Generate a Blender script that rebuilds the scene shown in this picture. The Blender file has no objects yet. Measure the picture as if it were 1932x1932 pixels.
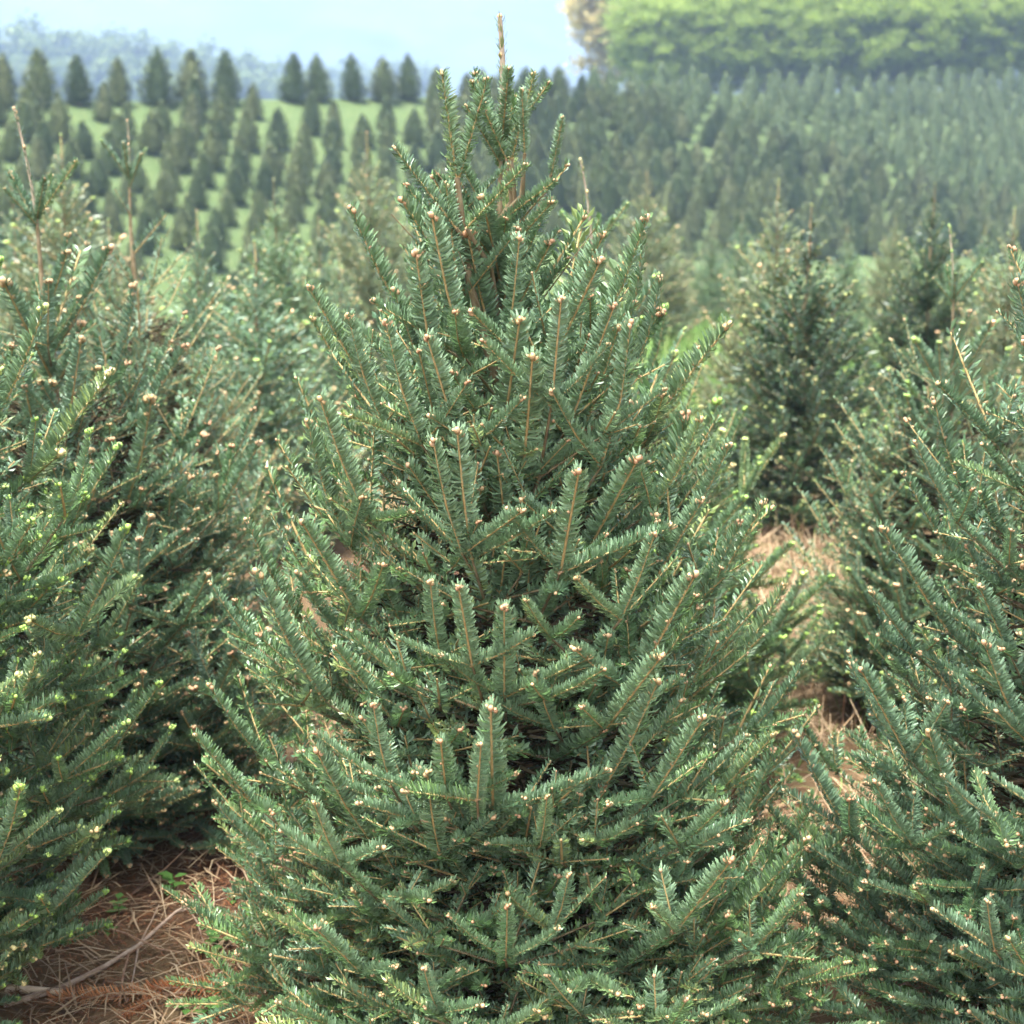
import bpy, math, random
import numpy as np
from mathutils import Vector, Matrix

C = bpy.context.scene.collection
SC = bpy.context.scene
R = math.radians

# ------------------------------------------------------------------ camera
CAM_H = 1.75
FPX = 3064.0                     # focal length in units of a 1932 px wide picture
PITCH = math.atan2(966 - 250, FPX)
cam_d = bpy.data.cameras.new('camera')
cam = bpy.data.objects.new('camera', cam_d); C.objects.link(cam)
cam.location = (0, 0, CAM_H)
cam.rotation_euler = (R(90) - PITCH, 0, 0)
cam_d.sensor_width = 36; cam_d.sensor_fit = 'HORIZONTAL'
cam_d.lens = FPX / 1932 * 36
cam_d.clip_start = 0.05; cam_d.clip_end = 6000
cam_d.dof.use_dof = True
cam_d.dof.focus_distance = 2.75
cam_d.dof.aperture_fstop = 5.6
SC.camera = cam

# ------------------------------------------------------------------ world, sun, exposure
SUN_EL, SUN_AZ = 76, 220         # degrees; azimuth clockwise from +Y
w = bpy.data.worlds.new('World'); SC.world = w; w.use_nodes = True
nt = w.node_tree; nt.nodes.clear()
sky = nt.nodes.new('ShaderNodeTexSky'); sky.sky_type = 'NISHITA'; sky.sun_disc = False
sky.sun_elevation = R(SUN_EL); sky.sun_rotation = R(SUN_AZ)
sky.air_density = 1.0; sky.dust_density = 4.0; sky.ozone_density = 1.0
bg = nt.nodes.new('ShaderNodeBackground'); bg.inputs['Strength'].default_value = 0.065
wo = nt.nodes.new('ShaderNodeOutputWorld')
hs = nt.nodes.new('ShaderNodeHueSaturation'); hs.inputs['Saturation'].default_value = 0.25    # a veil of cloud greys the sky
nt.links.new(sky.outputs[0], hs.inputs['Color']); nt.links.new(hs.outputs[0], bg.inputs[0]); nt.links.new(bg.outputs[0], wo.inputs[0])
sd = bpy.data.lights.new('sun', 'SUN'); so = bpy.data.objects.new('sun', sd); C.objects.link(so)
sd.energy = 1.5; sd.angle = R(25); sd.color = (1.0, 0.96, 0.9)
sdir = Vector((math.sin(R(SUN_AZ)) * math.cos(R(SUN_EL)), math.cos(R(SUN_AZ)) * math.cos(R(SUN_EL)), math.sin(R(SUN_EL))))
so.rotation_euler = sdir.to_track_quat('Z', 'Y').to_euler()
so.location = (0, 0, 30)
SC.view_settings.view_transform = 'Standard'; SC.view_settings.look = 'None'
SC.view_settings.exposure = 3.6; SC.view_settings.gamma = 1.0
SC.view_settings.use_curve_mapping = False
cy = SC.cycles
cy.use_denoising = True
cy.max_bounces = 6; cy.diffuse_bounces = 2; cy.glossy_bounces = 2; cy.transmission_bounces = 2
cy.volume_bounces = 1; cy.transparent_max_bounces = 4
cy.use_adaptive_sampling = True; cy.adaptive_threshold = 0.02

# ------------------------------------------------------------------ helpers
def tag(o, label=None, cat=None, group=None, kind=None):
    if label: o['label'] = label
    if cat: o['category'] = cat
    if group: o['group'] = group
    if kind: o['kind'] = kind
    return o

def empty(name, loc, rz=0.0):
    o = bpy.data.objects.new(name, None); C.objects.link(o)
    o.location = loc; o.rotation_euler = (0, 0, rz); o.empty_display_size = 0.1
    return o

def link(name, me, parent=None):
    o = bpy.data.objects.new(name, me); C.objects.link(o)
    if parent is not None: o.parent = parent
    return o

def copy_tree(o, parent=None):
    c = o.copy(); C.objects.link(c); c.parent = parent
    for ch in o.children: copy_tree(ch, c)
    return c

class MB:
    """collects numpy chunks of vertices and faces (triangles or quads) with material index"""
    def __init__(s): s.v = []; s.f = []; s.m = []; s.sm = []; s.n = 0; s.tint = []
    def add(s, v, faces, mat=0, smooth=False, tint=None):
        v = np.asarray(v, dtype=np.float32).reshape(-1, 3)
        faces = np.asarray(faces, dtype=np.int32)
        s.v.append(v); s.f.append(faces + s.n)
        k = len(faces)
        s.m.append(np.full(k, mat, np.int32) if np.isscalar(mat) else np.asarray(mat, np.int32))
        s.sm.append(np.full(k, smooth, bool) if np.isscalar(smooth) else np.asarray(smooth, bool))
        s.tint.append(np.full(len(v), 0.0 if tint is None else tint, np.float32) if (tint is None or np.isscalar(tint)) else np.asarray(tint, np.float32))
        s.n += len(v)
    def arrays(s):
        return np.concatenate(s.v), s.f, s.m, s.sm, np.concatenate(s.tint)
    def tube(s, pts, rads, sides=6, mat=0, smooth=True, cap=True):
        pts = [Vector(p) for p in pts]; n = len(pts); vs = []
        ref = Vector((0.31, 0.17, 0.93))
        for i, p in enumerate(pts):
            d = (pts[min(i + 1, n - 1)] - pts[max(i - 1, 0)]).normalized()
            a = d.cross(ref)
            if a.length < 1e-3: a = d.cross(Vector((1, 0, 0)))
            a.normalize(); b = d.cross(a)
            for k in range(sides):
                t = 2 * math.pi * k / sides
                vs.append(p + (a * math.cos(t) + b * math.sin(t)) * rads[i])
        fs = []
        for i in range(n - 1):
            for k in range(sides):
                k2 = (k + 1) % sides
                fs.append((i * sides + k, i * sides + k2, (i + 1) * sides + k2, (i + 1) * sides + k))
        s.add([tuple(x) for x in vs], fs, mat, smooth)
        if cap:
            e = pts[-1]
            c = [tuple(x) for x in vs[-sides:]] + [tuple(e)]
            s.add(c, [(k, (k + 1) % sides, sides) for k in range(sides)], mat, smooth)
    def mesh(s, name, mats, with_tint=True):
        me = bpy.data.meshes.new(name)
        v = np.concatenate(s.v) if s.v else np.zeros((0, 3), np.float32)
        me.vertices.add(len(v)); me.vertices.foreach_set('co', v.ravel())
        loops = np.concatenate([f.ravel() for f in s.f])
        sizes = np.concatenate([np.full(len(f), f.shape[1], np.int32) for f in s.f])
        starts = np.concatenate([[0], np.cumsum(sizes)[:-1]]).astype(np.int32)
        me.loops.add(len(loops)); me.loops.foreach_set('vertex_index', loops.astype(np.int32))
        me.polygons.add(len(sizes)); me.polygons.foreach_set('loop_start', starts)
        me.polygons.foreach_set('material_index', np.concatenate(s.m))
        me.polygons.foreach_set('use_smooth', np.concatenate(s.sm))
        for m in mats: me.materials.append(m)
        if with_tint:
            a = me.attributes.new('tint', 'FLOAT', 'POINT')
            a.data.foreach_set('value', np.concatenate(s.tint))
        me.update(calc_edges=True)
        return me

_uv = {}
def ball(nu=6, nv=4):
    if (nu, nv) in _uv: return _uv[(nu, nv)]
    vs = [(0, 0, -1)]; fs = []
    for j in range(1, nv):
        th = -math.pi / 2 + math.pi * j / nv
        for i in range(nu):
            ph = 2 * math.pi * i / nu
            vs.append((math.cos(th) * math.cos(ph), math.cos(th) * math.sin(ph), math.sin(th)))
    vs.append((0, 0, 1)); top = len(vs) - 1
    for i in range(nu):
        i2 = (i + 1) % nu
        fs.append((0, 1 + i2, 1 + i))
        for j in range(nv - 2):
            a = 1 + j * nu; b = a + nu
            fs.append((a + i, a + i2, b + i2)); fs.append((a + i, b + i2, b + i))
        a = 1 + (nv - 2) * nu
        fs.append((a + i, a + i2, top))
    _uv[(nu, nv)] = (np.array(vs, np.float32), np.array(fs, np.int32))
    return _uv[(nu, nv)]

def pix_dir(px, py):
    """direction of a pixel of the 1932 px picture, scaled so that its Y is 1"""
    x = (px - 966) / FPX; y = (966 - py) / FPX
    cp, sp = math.cos(PITCH), math.sin(PITCH)
    d = Vector((x, cp + y * sp, -sp + y * cp))
    return d / d.y
def on_ground(px, py, z=0.0):
    d = pix_dir(px, py); k = (z - CAM_H) / d.z
    return Vector((d.x * k, k, z))
def at_depth(px, py, Y):
    d = pix_dir(px, py); return Vector((d.x * Y, Y, CAM_H + d.z * Y))
def project(p):
    cp, sp = math.cos(PITCH), math.sin(PITCH)
    z = p[2] - CAM_H; dep = p[1] * cp - z * sp; up = p[1] * sp + z * cp
    return 966 + FPX * p[0] / dep, 966 - FPX * up / dep, dep

# ------------------------------------------------------------------ materials
def nodes_of(name):
    m = bpy.data.materials.new(name); m.use_nodes = True
    n = m.node_tree.nodes; l = m.node_tree.links
    return m, n, l, n['Principled BSDF'], n['Material Output']
def rgb(c): return (c[0], c[1], c[2], 1.0)

def tint_value(n, l):
    """a 0..1 number for each shoot: stored on merged foliage, else random by object"""
    at = n.new('ShaderNodeAttribute'); at.attribute_name = 'tint'
    oi = n.new('ShaderNodeObjectInfo')
    ad = n.new('ShaderNodeMath'); ad.operation = 'ADD'
    l.new(at.outputs['Fac'], ad.inputs[0]); l.new(oi.outputs['Random'], ad.inputs[1])
    fr = n.new('ShaderNodeMath'); fr.operation = 'FRACT'; l.new(ad.outputs[0], fr.inputs[0])
    return fr.outputs[0]

def ramp(n, l, fac, stops):
    r = n.new('ShaderNodeValToRGB'); e = r.color_ramp.elements
    while len(e) < len(stops): e.new(0.5)
    for k, (p, c) in enumerate(stops): e[k].position = p; e[k].color = rgb(c)
    l.new(fac, r.inputs[0]); return r.outputs[0]

def needle_mat(name, cols, under, rough=0.38, transl=0.06):
    m, n, l, b, out = nodes_of(name)
    col = ramp(n, l, tint_value(n, l), [(0.0, cols[0]), (0.35, cols[1]), (0.7, cols[2]), (1.0, cols[3])])
    geo = n.new('ShaderNodeNewGeometry')
    mx = n.new('ShaderNodeMix'); mx.data_type = 'RGBA'
    l.new(geo.outputs['Backfacing'], mx.inputs[0]); l.new(col, mx.inputs[6]); mx.inputs[7].default_value = rgb(under)
    l.new(mx.outputs[2], b.inputs['Base Color'])
    b.inputs['Roughness'].default_value = rough
    b.inputs['Specular IOR Level'].default_value = 0.65
    tr = n.new('ShaderNodeBsdfTranslucent'); l.new(col, tr.inputs[0])
    ms = n.new('ShaderNodeMixShader'); ms.inputs[0].default_value = transl
    l.new(b.outputs[0], ms.inputs[1]); l.new(tr.outputs[0], ms.inputs[2]); l.new(ms.outputs[0], out.inputs[0])
    return m

def plain_mat(name, c1, c2, scale=60.0, rough=0.8, spec=0.2, bump=0.0, coord='Object'):
    m, n, l, b, out = nodes_of(name)
    tc = n.new('ShaderNodeTexCoord'); nz = n.new('ShaderNodeTexNoise')
    nz.inputs['Scale'].default_value = scale; nz.inputs['Detail'].default_value = 4
    l.new(tc.outputs[coord], nz.inputs['Vector'])
    col = ramp(n, l, nz.outputs['Fac'], [(0.3, c1), (0.7, c2)])
    l.new(col, b.inputs['Base Color'])
    b.inputs['Roughness'].default_value = rough; b.inputs['Specular IOR Level'].default_value = spec
    if bump:
        bp = n.new('ShaderNodeBump'); bp.inputs['Strength'].default_value = bump; bp.inputs['Distance'].default_value = 0.004
        l.new(nz.outputs['Fac'], bp.inputs['Height']); l.new(bp.outputs[0], b.inputs['Normal'])
    return m

def random_mat(name, stops, rough=0.8, spec=0.2, transl=0.0, by_object=True):
    m, n, l, b, out = nodes_of(name)
    if by_object: tv = tint_value(n, l)
    else:
        at = n.new('ShaderNodeAttribute'); at.attribute_name = 'tint'; tv = at.outputs['Fac']
    col = ramp(n, l, tv, stops)
    l.new(col, b.inputs['Base Color']); b.inputs['Roughness'].default_value = rough
    b.inputs['Specular IOR Level'].default_value = spec
    if transl:
        tr = n.new('ShaderNodeBsdfTranslucent'); l.new(col, tr.inputs[0])
        ms = n.new('ShaderNodeMixShader'); ms.inputs[0].default_value = transl
        l.new(b.outputs[0], ms.inputs[1]); l.new(tr.outputs[0], ms.inputs[2]); l.new(ms.outputs[0], out.inputs[0])
    return m

M_NEEDLE = needle_mat('fir_needles', [(0.085, 0.168, 0.058), (0.118, 0.211, 0.064), (0.094, 0.181, 0.094), (0.220, 0.287, 0.086)], (0.157, 0.252, 0.135), rough=0.38)
M_NEEDLE_BLUE = needle_mat('fir_needles_bluish', [(0.074, 0.150, 0.060), (0.094, 0.175, 0.064), (0.088, 0.164, 0.090), (0.130, 0.210, 0.064)], (0.140, 0.228, 0.134), rough=0.38)
M_NEEDLE_YELLOW = needle_mat('fir_needles_yellowish', [(0.100, 0.150, 0.055), (0.150, 0.190, 0.070), (0.115, 0.165, 0.075), (0.230, 0.230, 0.100)], (0.16, 0.21, 0.12))
M_NEEDLE_DARK = needle_mat('fir_needles_dark', [(0.022, 0.058, 0.018), (0.034, 0.078, 0.022), (0.028, 0.066, 0.028), (0.085, 0.135, 0.035)], (0.05, 0.095, 0.05))
M_TWIG = plain_mat('young_twig_bark', (0.34, 0.235, 0.095), (0.47, 0.35, 0.165), 90, 0.75)
M_BUD = random_mat('tan_buds', [(0.0, (0.36, 0.20, 0.105)), (0.5, (0.48, 0.31, 0.175)), (1.0, (0.40, 0.27, 0.125))], 0.5, 0.4)
M_BUD_GREEN = random_mat('green_buds', [(0.0, (0.34, 0.46, 0.10)), (0.4, (0.26, 0.42, 0.08)), (0.8, (0.45, 0.52, 0.18)), (1.0, (0.60, 0.42, 0.22))], 0.5, 0.4)
M_BUD_MIX = random_mat('mixed_buds', [(0.0, (0.66, 0.40, 0.22)), (0.45, (0.62, 0.44, 0.24)), (0.6, (0.36, 0.46, 0.13)), (1.0, (0.30, 0.44, 0.10))], 0.5, 0.4)
M_SHADETWIG = random_mat('inner_shading_twigs', [(0.0, (0.045, 0.035, 0.022)), (0.5, (0.075, 0.055, 0.033)), (1.0, (0.05, 0.055, 0.028))], 0.9, 0.1)  # dark brown of the twig strips added to deepen shade inside crowns
M_BUD_YELLOW = random_mat('yellow_green_tips', [(0.0, (0.26, 0.30, 0.10)), (0.5, (0.36, 0.38, 0.14)), (1.0, (0.40, 0.34, 0.16))], 0.55, 0.3)
M_BARK = plain_mat('fir_bark', (0.16, 0.115, 0.06), (0.30, 0.235, 0.14), 45, 0.9, 0.15, 0.5)
M_LEADER = plain_mat('leader_bark', (0.27, 0.21, 0.15), (0.40, 0.33, 0.245), 70, 0.85, 0.15, 0.4)

# ------------------------------------------------------------------ fir shoots
MATS = [M_NEEDLE, M_TWIG, M_BUD]
def build_shoot(rng, L, n, detail, nw=1.0, nl=1.0, buds=4, side_buds=2, stem_r=0.0021, sparse_up=False, bud_r=0.0034, curve=0.05, round_all=False):
    """a needled shoot along +Y with its upper side towards +Z; returns an MB with materials 0 needles, 1 twig, 2 buds"""
    mb = MB()
    def P(t): return np.array([0, t * L, curve * L * t * t])
    # stem
    k = 3 if detail > 1 else 2
    ts = [i / (k - 1) * 0.99 for i in range(k)]
    mb.tube([P(t) for t in ts], [stem_r * (1.15 - 0.4 * t) for t in ts], 5 if detail > 1 else 3, 1, True, True)
    V = []; F = []
    for i in range(n):
        t = min(1.0, (i + rng.random()) / n * 0.99 + 0.01)
        s = 1 if i % 2 else -1
        if round_all:
            be = rng.uniform(R(-80), R(85))
        else:
            be = R(-25) + R(112) * rng.random() ** 1.15
        f = R(66) - R(26) * max(0, t - 0.75) / 0.25 + rng.uniform(-R(9), R(9))
        lat = np.array([s * math.cos(be), 0, math.sin(be)])
        d = lat * math.sin(f) + np.array([0, 1.0, 0]) * math.cos(f)
        up = np.array([0, 0.25, 0.97])
        ln = 0.0205 * nl * (0.80 + 0.35 * rng.random()) * (0.72 + 0.28 * min(1, t / 0.12)) * (1 - 0.18 * max(0, t - 0.8) / 0.2)
        wdt = np.cross(d, up); wn = np.linalg.norm(wdt)
        wdt = wdt / max(wn, 1e-4) * 0.00082 * nw
        tw = rng.uniform(-0.9, 0.9)
        nn = np.cross(wdt, d); wdt = wdt * math.cos(tw) + nn * math.sin(tw)
        b0 = P(t) + lat * stem_r * 0.6
        mid = b0 + d * ln * 0.66
        tip = b0 + d * ln + up * ln * rng.uniform(0.10, 0.26)
        j = len(V)
        if detail > 1:
            V += [b0 - wdt * 0.6, b0 + wdt * 0.6, mid + wdt, mid - wdt, tip + wdt * 0.55, tip - wdt * 0.55]
            F += [(j, j + 1, j + 2), (j, j + 2, j + 3), (j + 3, j + 2, j + 4), (j + 3, j + 4, j + 5)]
        else:
            V += [b0, mid + wdt, tip, mid - wdt]
            F += [(j, j + 1, j + 2), (j, j + 2, j + 3)]
    mb.add(np.array(V), F, 0, False)
    # buds
    bv, bf = ball(6, 4) if detail > 1 else ball(5, 3)
    e = P(1.0)
    for i in range(buds):
        if i == 0: off = np.array([0, bud_r * 0.9, 0])
        else:
            a = 2 * math.pi * i / max(1, buds - 1) + rng.random()
            off = np.array([math.cos(a) * bud_r * 1.35, rng.uniform(-0.6, 0.3) * bud_r, math.sin(a) * bud_r * 0.8 + bud_r * 0.5])
        sc = bud_r * rng.uniform(0.8, 1.15)
        mb.add(bv * np.array([sc, sc, sc * 1.0]) * np.array([0.9, 1.25, 0.9]) + e + off, bf, 2, True)
    for i in range(side_buds):
        t = rng.uniform(0.35, 0.93); a = rng.choice([0.3, 2.8, 1.2, 1.9])
        off = np.array([math.cos(a), 0, math.sin(a)]) * (stem_r + bud_r * 0.5)
        mb.add(bv * bud_r * rng.uniform(0.55, 0.8) + P(t) + off, bf, 2, True)
    return mb

rng = random.Random(11)
CV = [0.0, 0.10, 0.16, 0.0, 0.20, 0.12]      # variants 0 and 3 are straight
HI_LONG = [build_shoot(rng, 0.17, 400, 2, nw=1.5, nl=0.78, stem_r=0.0017, bud_r=0.0037, buds=(4, 3, 5, 2, 4, 3)[k], side_buds=(1, 2, 0, 3, 0, 1)[k], curve=CV[k]) for k in range(6)]
HI_SHORT = [build_shoot(rng, 0.095, 230, 2, nw=1.5, nl=0.74, stem_r=0.0016, bud_r=0.0034, buds=(3, 2, 1, 3, 2)[k], side_buds=0, curve=CV[k]) for k in range(5)]
LO_LONG = [build_shoot(rng, 0.17, 128, 1, nw=2.75, nl=0.78, buds=(2, 1, 0, 2, 1)[k], side_buds=0, bud_r=0.0030, curve=CV[k]) for k in range(5)]
LO_SHORT = [build_shoot(rng, 0.095, 76, 1, nw=2.75, nl=0.74, buds=(1, 0, 2, 1, 0)[k], side_buds=0, bud_r=0.0030, curve=CV[k]) for k in range(5)]
IN_LONG = [build_shoot(rng, 0.17, 50, 1, nw=4.4, nl=0.95, buds=0, side_buds=0, curve=0.0) for _ in range(3)]
IN_SHORT = [build_shoot(rng, 0.095, 34, 1, nw=4.4, nl=0.85, buds=0, side_buds=0, curve=0.0) for _ in range(3)]
BUD_LONG = [build_shoot(rng, 0.17, 390, 2, nw=1.5, nl=0.76, stem_r=0.0017, bud_r=0.0045, buds=(5, 4, 6, 3, 5)[k], side_buds=(3, 1, 4, 2, 5)[k], curve=CV[k]) for k in range(5)]
BUD_SHORT = [build_shoot(rng, 0.095, 225, 2, nw=1.5, nl=0.74, bud_r=0.0037, buds=(4, 3, 2, 5)[k], side_buds=(0, 1, 2, 1)[k], curve=CV[k]) for k in range(4)]
BLO_LONG = [build_shoot(rng, 0.17, 112, 1, nw=2.8, nl=0.78, buds=(3, 2, 1, 3)[k], side_buds=1, bud_r=0.0038, stem_r=0.0017, curve=CV[k]) for k in range(4)]
BLO_SHORT = [build_shoot(rng, 0.095, 68, 1, nw=2.8, nl=0.76, buds=(2, 1, 1, 2)[k], side_buds=0, bud_r=0.0038, stem_r=0.0016, curve=CV[k]) for k in range(4)]
# uprights at the tops: needles all round, more open
TOP_LONG = [build_shoot(rng, 0.19, 460, 2, nw=1.7, nl=0.88, buds=3, side_buds=4, bud_r=0.0037, stem_r=0.0024, round_all=True, curve=0.0) for _ in range(3)]

def flat_template(mb):
    v, f, m, s, t = mb.arrays()
    tri = []; mi = []; sm = []
    for ff, mm, ss in zip(f, m, s):
        if ff.shape[1] == 4:
            tri += [ff[:, [0, 1, 2]], ff[:, [0, 2, 3]]]; mi += [mm, mm]; sm += [ss, ss]
        else:
            tri.append(ff); mi.append(mm); sm.append(ss)
    return v, np.concatenate(tri), np.concatenate(mi), np.concatenate(sm)
T_LO = ([flat_template(x) for x in LO_LONG], [flat_template(x) for x in LO_SHORT])
T_BLO = ([flat_template(x) for x in BLO_LONG], [flat_template(x) for x in BLO_SHORT])
T_IN = ([flat_template(x) for x in IN_LONG], [flat_template(x) for x in IN_SHORT])
ME_HI = ([x.mesh('shoot', MATS, False) for x in HI_LONG], [x.mesh('shoot', MATS, False) for x in HI_SHORT])
ME_BUD = ([x.mesh('shoot', MATS, False) for x in BUD_LONG], [x.mesh('shoot', MATS, False) for x in BUD_SHORT])
ME_TOP = [x.mesh('shoot', MATS, False) for x in TOP_LONG]

def frame(d, up):
    y = d.normalized(); x = y.cross(up)
    if x.length < 1e-4: x = y.cross(Vector((1, 0, 0)))
    x.normalize(); z = x.cross(y)
    return x, y, z
def shoot_matrix(p, d, up, sc):
    x, y, z = frame(d, up)
    m = Matrix((( x.x, y.x, z.x, 0), (x.y, y.y, z.y, 0), (x.z, y.z, z.z, 0), (0, 0, 0, 1)))
    return Matrix.Translation(p) @ m @ Matrix.Scale(sc, 4)

def bake(shoots, rng, name, mats, inner_test, t_lo=None):
    """join many shoots into one mesh"""
    mb = MB()
    for s in shoots:
        inn = inner_test(s); lib = T_IN if inn else (t_lo or T_LO)
        k = 0 if s['L'] > 0.125 else 1
        v, f, mi, sm = lib[k][rng.choice((0, 3))] if (s['age'] > 1 and not inn) else rng.choice(lib[k])
        sc = s['L'] / (0.17 if k == 0 else 0.095)
        x, y, z = frame(s['d'], s['up'])
        A = np.array([tuple(x), tuple(y), tuple(z)], np.float32) * sc
        mb.add(v @ A + np.array(tuple(s['p']), np.float32), f, mi, sm, rng.random())
    return mb.mesh(name, mats)

# ------------------------------------------------------------------ fir tree skeleton
def lerp_table(tab, h):
    if h <= tab[0][0]: return tab[0][1]
    for (a, ra), (b, rb) in zip(tab, tab[1:]):
        if h <= b: return ra + (rb - ra) * (h - a) / (b - a)
    return tab[-1][1]

def skeleton(seed, H, prof, nbr, seg=0.15, lean=(0, 0), back=None, thin_back=0.5, asym=0.12, fill=0.42):
    """branches of a fir: list of dicts with 'wood' polylines and 'shoots'"""
    rng = random.Random(seed)
    nin = int(nbr * fill)
    hs = [i / 200 * H * 0.93 + 0.04 for i in range(200)]
    wts = [max(0.05, lerp_table(prof, h) ** 0.5) for h in hs]
    tot = sum(wts); cum = 0; tips = []
    k = 0
    for h, wv in zip(hs, wts):
        cum += wv / tot * nbr
        while cum >= k + 0.5:
            tips.append(h); k += 1
    tips = [(h, 1.0) for h in tips] + [((0.12 + 0.86 * rng.random() ** 0.7) * H, rng.uniform(0.45, 0.78)) for _ in range(nin)]
    out = []
    ga = 2.399963
    for i, (ht, shrink) in enumerate(tips):
        az = i * ga + rng.uniform(-0.35, 0.35)
        rad = Vector((math.cos(az), math.sin(az), 0))
        tier = 0.19; wh = (math.floor(ht / tier) + 0.5) * tier + 0.05 * math.sin(az * 2 + ht * 9)
        ht = ht + (wh - ht) * 0.5 * (1 if ht < 0.8 * H else 0.3) + rng.uniform(-0.03, 0.03)
        fh = ht / H
        Rr = (lerp_table(prof, ht) * rng.uniform(1 - asym, 1 + asym) + 0.01) * shrink
        if back is not None and rad.dot(back) < -0.25 and rng.random() < thin_back: continue
        rise = Rr * math.tan(R(21 + 30 * fh + rng.uniform(-6, 6)))
        h0 = max(0.05, ht - rise)
        ax = Vector((lean[0] * h0, lean[1] * h0, h0))
        p0 = ax; p2 = rad * Rr + Vector((lean[0] * ht, lean[1] * ht, max(ht, 0.03)))
        p1 = ax + (p2 - ax) * 0.62; p1.z = ax.z + 0.16 * rise
        side = Vector((-rad.y, rad.x, 0)) * rng.uniform(-0.06, 0.06)
        p1 = p1 + side
        blen = (p1 - p0).length * 0.5 + (p2 - p0).length * 0.5 + 0.01
        sg = seg * rng.uniform(0.80, 1.22) * (1.08 if fh > 0.7 else 1)
        age = max(1, min(4, int(round(blen / sg))))
        br = dict(az=az, rad=rad, ht=ht, shoots=[], wood=[])
        # axis nodes; the first ones (inside) stay bare
        n = max(age, int(round(blen / sg)))
        pts = []
        for j in range(n + 1):
            t = j / n
            pts.append(p0 * (1 - t) ** 2 + p1 * 2 * t * (1 - t) + p2 * t * t)
        br['wood'].append((pts[:max(2, n)], [0.0009 + 0.0013 * (n - j) for j in range(max(2, n))]))
        def grow(p, d, L, a, up, lvl):
            d = (d + Vector((rng.uniform(-.13, .13), rng.uniform(-.13, .13), rng.uniform(-0.10, 0.24)))).normalized()
            q = p + d * L
            # keep to the shorn outline
            hq = q.z; lim = lerp_table(prof, hq) * 1.13 + 0.015
            rr = math.hypot(q.x - lean[0] * hq, q.y - lean[1] * hq)
            if rr > lim:
                if rr > lim + 0.07: return
                L *= 0.72; q = p + d * L
            if q.z < 0.035: q.z = 0.035 + rng.random() * 0.02; d = (q - p).normalized()
            upv = (Vector((0, 0, 1)) - br['rad'] * 0.25) + Vector((rng.uniform(-.4, .4), rng.uniform(-.4, .4), 0))
            br['shoots'].append(dict(p=p.copy(), d=(q - p).normalized(), L=(q - p).length, up=upv, age=a, lvl=lvl, axis=False))
            if a > 1: br['wood'].append(([p, q], [0.0015 + 0.0007 * a, 0.0013 + 0.0007 * (a - 1)]))
            if a > 1:
                grow(q, d + Vector((rng.uniform(-.12, .12), rng.uniform(-.12, .12), rng.uniform(-.05, .12))), L * rng.uniform(0.85, 1.0), a - 1, up, lvl)
                laterals(q, d, L, a - 1, up, lvl + 1)
        def laterals(q, d, L, a, up, lvl):
            x, y, z = frame(d, up)
            for sgn in (-1, 1):
                if rng.random() < 0.07: continue
                ang = R(rng.uniform(40, 72))
                dd = y * math.cos(ang) + x * sgn * math.sin(ang) + z * rng.uniform(-0.08, 0.16)
                grow(q, dd, L * rng.uniform(0.62, 0.88), a, up, lvl)
            if rng.random() < 0.6:
                dd = y * 0.75 + z * rng.choice([0.6, 0.75, -0.45]) + x * rng.uniform(-.5, .5)
                grow(q, dd, L * rng.uniform(0.45, 0.7), min(a, 2), up, lvl)
        up = Vector((0, 0, 1))
        for j in range(n):
            d = (pts[j + 1] - pts[j]); L = d.length; a = n - j
            if a <= 3 or (a <= 4 and rng.random() < 0.6):
                br['shoots'].append(dict(p=pts[j].copy(), d=d.normalized(), L=L, up=Vector((0, 0, 1)) - rad * 0.2, age=a, lvl=0, axis=True))
            if j > 0:
                laterals(pts[j], d.normalized(), L, min(a, 3), up, 1)
        out.append(br)
    return out

def trunk_mesh(H, lean, r0, name='trunk', mat=None, leader=None, seed=0):
    rng = random.Random(seed); mb = MB(); pts = []; rad = []
    n = 9
    for i in range(n + 1):
        h = H * i / n
        pts.append((lean[0] * h + rng.uniform(-.006, .006), lean[1] * h + rng.uniform(-.006, .006), h - (0.06 if i == 0 else 0)))
        rad.append(r0 * (1 - 0.95 * i / n) + 0.002)
    mb.tube(pts, rad, 9, 0, True, True)
    return mb.mesh(name, [mat or M_BARK], False), Vector(pts[-1])

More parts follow.
